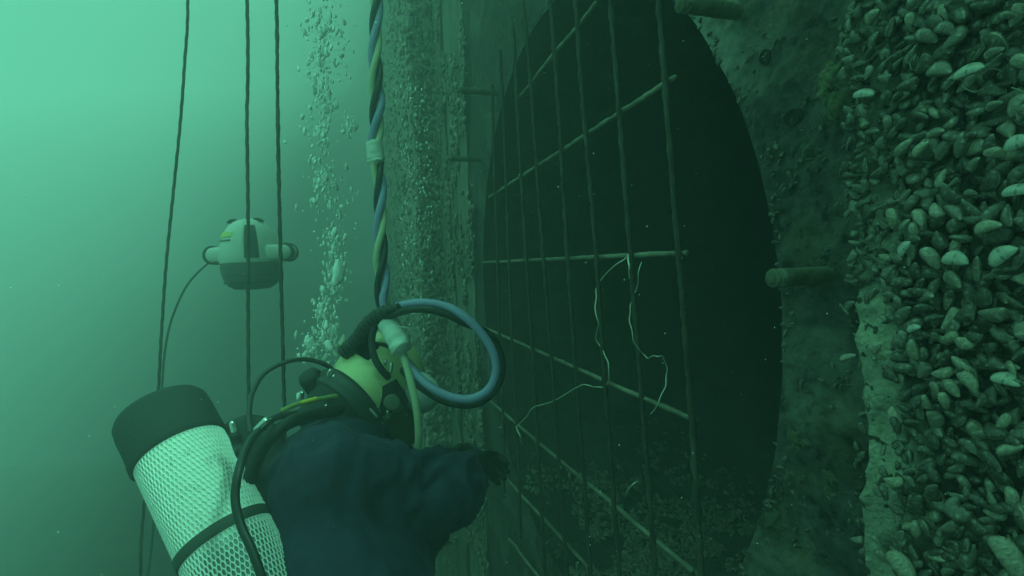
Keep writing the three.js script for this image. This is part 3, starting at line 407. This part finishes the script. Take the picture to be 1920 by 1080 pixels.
{ // helmet: its axis runs from the neck ring up to the right and away
  const c = at(712, 703, 1.5), ax = at(770, 650, 1.58).sub(c).normalize(), toCam = c.clone().negate().normalize(), sd = ax.clone().cross(toCam).normalize(), fr = sd.clone().cross(ax).normalize(); // fr faces the camera
  const HP = (a, s, f) => c.clone().addScaledVector(ax, a).addScaledVector(sd, s).addScaledVector(fr, f);
  const yellow = new THREE.MeshPhysicalMaterial({ color: col(0.88, 0.86, 0.45), roughness: 0.35, clearcoat: 0.4, map: tex(128, 128, (u, v) => { const k = 0.97 - 0.3 * sst(0.12, 0.3, tn(u, v, 7, 4)) + 0.1 * tn(u, v, 30, 2, 3); return [k, k, k * 0.97]; }, false) });
  const shell = part('helmet', along(lathe([[0.104, -0.105], [0.108, -0.08], [0.118, -0.04], [0.124, 0.0], [0.122, 0.03], [0.111, 0.065], [0.088, 0.096], [0.055, 0.116], [0.02, 0.124], [0.0001, 0.125]], 48), c, ax), yellow, diver);
  const dk = std(0.05, 0.055, 0.055, 0.5);
  part('neck_ring', along(lathe([[0.09, -0.155], [0.108, -0.152], [0.112, -0.145], [0.112, -0.132], [0.117, -0.13], [0.118, -0.112], [0.113, -0.108], [0.113, -0.1], [0.1, -0.095]], 48), c, ax), dk, shell);
  part('neck_dam', along(lathe([[0.075, -0.24], [0.085, -0.2], [0.1, -0.16], [0.104, -0.145]], 36), c, ax), black, shell);
  part('clamp', along(new THREE.CapsuleGeometry(0.006, 0.03, 4, 10), HP(-0.12, 0.06, 0.102), sd), chrome, shell);
  // side block, regulator and valves on the helmet's near lower side
  const box = (a, s, f, la, ls, lf) => { const g = new THREE.BoxGeometry(la, ls, lf, 4, 4, 4), p = g.attributes.position; for (let i = 0; i < p.count; i++) { const x = p.getX(i), y = p.getY(i), z = p.getZ(i), k = 1 - 0.13 * (Math.abs(x) / la * 2) ** 2 * (Math.abs(y) / ls * 2) ** 2; p.setXYZ(i, x * k + 0.003 * nz(x * 60, y * 60, z * 60), y * k, z * k); } g.computeVertexNormals(); return g.applyMatrix4(new THREE.Matrix4().makeBasis(ax, sd, fr).setPosition(HP(a, s, f))); };
  part('side_block', box(-0.01, -0.075, 0.085, 0.055, 0.06, 0.05), black, shell);
  part('band', tube([HP(0.0, -0.1, 0.078), HP(0.03, -0.05, 0.112), HP(0.045, 0.0, 0.118), HP(0.05, 0.06, 0.1), HP(0.05, 0.1, 0.055)], 0.006, { seg: 40 }), rubber, shell);
  const kn = part('valve_knob', along(lathe([[0.0001, 0.03], [0.018, 0.03], [0.022, 0.026], [0.0225, 0.004], [0.018, 0.0], [0.012, -0.04]], 20), at(735, 754, 1.36), toCam), std(0.12, 0.13, 0.09, 0.5), shell);
  part('valve_block', (() => { const p = at(728, 745, 1.41), g = new THREE.BoxGeometry(0.09, 0.075, 0.06, 3, 3, 3); return g.applyMatrix4(new THREE.Matrix4().makeRotationZ(0.4).setPosition(p)); })(), black, shell);
  part('regulator_cover', along(lathe([[0.05, -0.05], [0.056, -0.02], [0.053, 0.01], [0.042, 0.032], [0.02, 0.044], [0.0001, 0.047]], 28), at(792, 740, 1.46), V(0.55, -0.35, 0.45)), std(0.82, 0.85, 0.8, 0.25), shell);
  part('chin_guard', along(lathe([[0.07, -0.03], [0.075, 0.0], [0.066, 0.025], [0.04, 0.045], [0.0001, 0.05]], 28), at(745, 805, 1.5), V(0.3, -0.5, 0.7)), std(0.14, 0.14, 0.06, 0.6), shell);
  part('visor_frame', along(new THREE.TorusGeometry(0.07, 0.012, 10, 32).rotateX(Math.PI / 2), HP(0.015, -0.02, -0.118), fr.clone().negate()), black, shell);
  part('visor', along(lathe([[0.07, 0], [0.0001, 0.006]], 28), HP(0.015, -0.02, -0.116), fr.clone().negate()), std(0.02, 0.03, 0.03, 0.08), shell);
  for (const [x, y, d, dx, dy, l] of [[727, 778, 1.36, 0.1, 1, 0.016], [722, 680, 1.38, 0.3, 1, 0.006], [733, 690, 1.37, 0.2, 1, 0.02], [710, 768, 1.38, -0.6, 1, 0.008], [752, 764, 1.4, 1, 0.6, 0.012]]) part('fitting', along(new THREE.CapsuleGeometry(0.0055, l, 4, 10), at(x, y, d), V(dx, dy, 0)), chrome, shell);
  part('badge', along(lathe([[0.014, 0], [0.012, 0.003], [0.0001, 0.004]], 4), HP(0.02, 0.075, 0.098), HP(0.02, 0.075, 0.098).sub(c)), std(0.75, 0.78, 0.75, 0.4), shell);
}
{ // harness
  part('harness_strap', capped(new THREE.CatmullRomCurve3([at(462, 925, 1.13), at(474, 880, 1.1), at(498, 832, 1.1), at(535, 797, 1.14), at(595, 776, 1.24), at(655, 768, 1.36), at(705, 780, 1.42)]), 70, (q, a) => 0.01 * (1 + 0.8 * Math.abs(Math.cos(a))), 14), black, diver);
  part('back_plate', along(new THREE.CapsuleGeometry(0.1, 0.3, 8, 20).scale(1, 1, 0.45), at(515, 960, 1.14), at(297, 775, 1.17).sub(at(455, 1090, 1.02))), black, diver);
  part('lanyard', tube([at(528, 770, 1.2), at(560, 757, 1.25), at(600, 748, 1.3), at(640, 741, 1.34), at(675, 738, 1.37), at(705, 741, 1.38)], 0.006, { seg: 50 }), std(0.3, 0.33, 0.1, 0.8), diver);
  part('lanyard_tag', along(new THREE.CapsuleGeometry(0.006, 0.03, 4, 8), at(580, 751, 1.265), at(600, 746, 1.28).sub(at(560, 757, 1.25))), std(0.75, 0.55, 0.04, 0.6), diver);
  const m = part('shoulder_valve', along(lathe([[0.001, 0.045], [0.026, 0.043], [0.032, 0.03], [0.032, -0.02], [0.024, -0.05], [0.02, -0.07]], 20), at(592, 722, 1.42), V(-0.3, 0.8, 0.4)), black, diver);
  for (const [x, y, d, l] of [[566, 741, 1.36, 0.012], [618, 700, 1.36, 0.014], [611, 764, 1.3, 0.006], [624, 712, 1.36, 0.02]]) part('fitting', along(new THREE.CapsuleGeometry(0.006, l, 4, 10), at(x, y, d), V(0.5 * Math.sin(x), 1, 0.2)), chrome, m);
}
// ---------------------------------------------------------------- the gas cylinder on the diver's back
{
  const A = at(306, 781, 1.17), B0 = at(463, 1090, 1.02), ax = A.clone().sub(B0).normalize(), R = 0.088, t = thing('gas_cylinder', 'white netted gas cylinder with black rubber boot strapped on the back', 'gas cylinder');
  const base = A.clone().addScaledVector(ax, -0.62); // y of the lathe counts from here up to the boot's end at 0.62
  const yb = at(415, 990, 1.0).sub(base).dot(ax);
  const paint = tex(256, 256, (u, v) => { const d = v * 0.62 + 0.04 * fbm(u * 9, v * 9, 2, 4), k = sst(yb - 0.0, yb - 0.05, d), w = 0.88 - 0.25 * sst(0.15, 0.3, fbm(u * 18, v * 18, 6, 3)); return lin(w * (1 - k) + 0.16 * k, w * (1 - k) + 0.2 * k, w * 0.95 * (1 - k) + 0.24 * k); });
  const prof = [[0.0001, 0], [0.04, 0.004], [0.075, 0.02], [0.083, 0.045], [R, 0.08]]; for (let i = 1; i <= 8; i++) prof.push([R, 0.08 + i * 0.065]);
  const tb = lathe(prof, 56); for (let i = 0; i < tb.attributes.uv.count; i++) tb.attributes.uv.setY(i, tb.attributes.position.getY(i) / 0.62);
  part('tank_body', along(tb, base, ax), new THREE.MeshStandardMaterial({ map: paint, roughness: 0.4 }), t);
  const net = [], n = 68, y0 = 0.05, y1 = 0.545, turn = 0.42; // two crossing families of cords, pulled into long hexagons where they touch
  for (let k = 0; k < n; k++) for (const s of [-1, 1]) {
    const step = 2 * Math.PI / n, pts = [], rows = 40; for (let i = 0; i <= rows * 4; i++) { const q = i / 4, tri = q - Math.floor(q), zig = (Math.floor(q) % 2 ? 1 - sst(0.22, 0.78, tri) : sst(0.22, 0.78, tri)) - 0.5, a = (k + 0.5 * s * zig * 1.0 + (s > 0 ? 0.25 : -0.25)) * step, y = y0 + (y1 - y0) * i / (rows * 4), r = R + 0.0022 + 0.0008 * s * Math.cos(q * Math.PI); pts.push(V(Math.cos(a) * r, y, Math.sin(a) * r)); }
    net.push(capped(new THREE.CatmullRomCurve3(pts), rows * 4, 0.0016, 4));
  }
  const ng = mergeGeometries(net); part('netting', along(ng, base, ax), std(0.93, 0.93, 0.88, 0.6), t);
  const boot = part('rubber_boot', along(lathe([[0.0905, 0.515], [0.0965, 0.516], [0.098, 0.53], [0.097, 0.56], [0.098, 0.6], [0.096, 0.625], [0.09, 0.636], [0.078, 0.64], [0.05, 0.638], [0.0001, 0.636]], 56), base, ax), std(0.02, 0.022, 0.022, 0.8, { bumpMap: crustBump, bumpScale: 0.002 }), t);
  part('lug', along(new THREE.CapsuleGeometry(0.012, 0.022, 4, 10), at(252, 884, 1.1), ax), black, boot);
  const band = part('cam_band', along(lathe([[0.0915, yb - 0.011], [0.0945, yb - 0.011], [0.095, yb], [0.0945, yb + 0.011], [0.0915, yb + 0.011]], 56), base, ax), std(0.05, 0.055, 0.05, 0.7), t);
  const bk = at(338, 1035, 1.02); part('buckle', along(new THREE.BoxGeometry(0.03, 0.034, 0.014, 2, 2, 2), bk, ax), std(0.06, 0.06, 0.06, 0.4), band); part('buckle_pin', along(new THREE.CapsuleGeometry(0.004, 0.008, 4, 8), at(333, 1030, 1.0), ax), chrome, band);
  part('tie_knot', along(lathe([[0.0001, 0.012], [0.008, 0.008], [0.011, 0], [0.008, -0.009], [0.0001, -0.012]], 12), at(490, 800, 1.08), ax), black, t);
}
{ // bailout hose crossing the cylinder
  const t = thing('bailout_hose', 'black rubber hose arching over the shoulder and down across the netted cylinder', 'hose');
  part('hose', tube([at(556, 775, 1.22), at(520, 782, 1.15), at(488, 804, 1.05), at(463, 838, 0.98), at(447, 885, 0.935), at(441, 935, 0.915), at(452, 985, 0.9), at(472, 1030, 0.885), at(492, 1085, 0.87), at(510, 1140, 0.86)], 0.0078, { seg: 110, rad: 12 }), rubber, t);
  part('swivel', along(new THREE.CapsuleGeometry(0.0075, 0.026, 4, 12), at(490, 797, 1.04), V(0.7, 0.6, 0.1)), chrome, t);
  part('swivel', along(new THREE.CapsuleGeometry(0.006, 0.02, 4, 12), at(438, 803, 1.05), V(-0.2, 1, 0)), chrome, t);
  part('valve_stem', tube([at(439, 812, 1.05), at(446, 835, 1.05), at(452, 850, 1.0)], 0.011, { seg: 14 }), black, t);
  const u = thing('thin_hose', 'thin black hose arching in open water behind the helmet', 'hose');
  part('hose', tube([at(470, 812, 1.12), at(467, 775, 1.2), at(474, 735, 1.25), at(496, 700, 1.3), at(535, 679, 1.34), at(575, 674, 1.38), at(610, 684, 1.4), at(640, 708, 1.42), at(655, 735, 1.42)], 0.0062, { seg: 90, rad: 10 }), rubber, u);
}
// ---------------------------------------------------------------- the umbilical: hoses twisted together, looped at the helmet
{
  const t = thing('umbilical', 'twisted bundle of blue, yellow and black hoses hanging down to a loop beside the helmet', 'umbilical');
  const blue = std(0.34, 0.33, 0.56, 0.4), ygreen = std(0.62, 0.62, 0.42, 0.5), pale = std(0.7, 0.66, 0.45, 0.5);
  const axis = new THREE.CatmullRomCurve3([V(at(708, 0, 1.5).x + 0.02, 3.2, at(708, 0, 1.5).z), at(708, -60, 1.5), at(706, 0, 1.5), at(704, 100, 1.5), at(707, 200, 1.5), at(705, 285, 1.5), at(712, 350, 1.49), at(713, 450, 1.47), at(717, 560, 1.45)], false, 'centripetal');
  const helix = (ph, r) => { const pts = [], n = 170; for (let i = 0; i <= n; i++) { const q = i / n, p = axis.getPointAt(q), a = ph + (p.y > -0.05 ? p.y - -0.05 : 0) * -24, loose = 1 + 0.15 * Math.sin(q * 40); pts.push(p.clone().add(V(Math.cos(a) * r * loose, 0, Math.sin(a) * r * loose))); } return pts; };
  const loop = (l) => l.map(([x, y, d]) => at(x, y, d));
  const hb = helix(1.2, 0.0115), hk = helix(3.3, 0.0115), hy = helix(5.4, 0.0115);
  part('blue_hose', tube([...hb, ...loop([[724, 590, 1.43], [738, 628, 1.4], [754, 664, 1.37], [775, 695, 1.34], [808, 726, 1.31], [848, 745, 1.3], [888, 747, 1.3], [918, 728, 1.3], [930, 695, 1.3], [924, 660, 1.3], [904, 627, 1.3], [876, 598, 1.3], [842, 577, 1.31], [802, 568, 1.32], [766, 570, 1.34], [736, 578, 1.36], [706, 592, 1.39], [690, 606, 1.4]])], 0.0112, { seg: 900, rad: 12 }), blue, t);
  part('black_hose', tube([...hk, ...loop([[716, 590, 1.5], [722, 630, 1.5], [735, 670, 1.46], [765, 705, 1.4], [806, 738, 1.36], [848, 757, 1.34], [894, 757, 1.34], [928, 733, 1.34], [942, 693, 1.34], [934, 650, 1.34], [910, 622, 1.33], [872, 606, 1.31], [836, 589, 1.3], [800, 580, 1.3], [764, 582, 1.32], [730, 594, 1.35], [705, 610, 1.37], [697, 640, 1.37], [703, 672, 1.36], [716, 694, 1.36], [728, 708, 1.38]])], 0.0095, { seg: 900, rad: 12 }), rubber, t);
  part('yellow_hose', tube([...hy, ...loop([[730, 586, 1.46], [737, 608, 1.43], [747, 640, 1.38], [759, 675, 1.34], [770, 715, 1.32], [779, 755, 1.31], [784, 795, 1.31], [785, 842, 1.32], [784, 870, 1.36]])], 0.0098, { seg: 700, rad: 12 }), ygreen, t, 'yellow green hose that runs on down over the chest');
  part('black_sleeve', capped(new THREE.CatmullRomCurve3(loop([[646, 662, 1.42], [664, 645, 1.41], [684, 618, 1.39], [702, 598, 1.37], [728, 584, 1.35], [750, 577, 1.34]])), 90, (q, a) => (q > 0.8 ? 0.019 - (q - 0.8) * 0.03 : 0.019 + 0.004 * (1 - q)) * (1 + 0.09 * Math.sin(q * 95) + 0.12 * nz(q * 14, Math.cos(a) * 1.5)), 14), rubber, t);
  const white = std(0.8, 0.82, 0.74, 0.6), tape = (a, b, r, nn) => capped(new THREE.LineCurve3(a, b), 24, (q, an) => r * (1 + 0.12 * nz(q * 6, Math.cos(an) * 1.4, nn) + (q > 0.9 ? 0.12 * Math.sin(an * 3) : 0)), 18);
  part('tape_wrap', tape(at(727, 604, 1.37), at(755, 655, 1.335), 0.0285, 3), white, t); part('tape_wrap', tape(at(701, 268, 1.495), at(706, 304, 1.495), 0.0245, 8), white, t);
  part('tape_tail', tube(loop([[748, 612, 1.34], [765, 615, 1.34], [782, 621, 1.36], [795, 622, 1.4]]), 0.002, { seg: 20, rad: 5 }), white, t);
}
renderer.render(scene, camera);
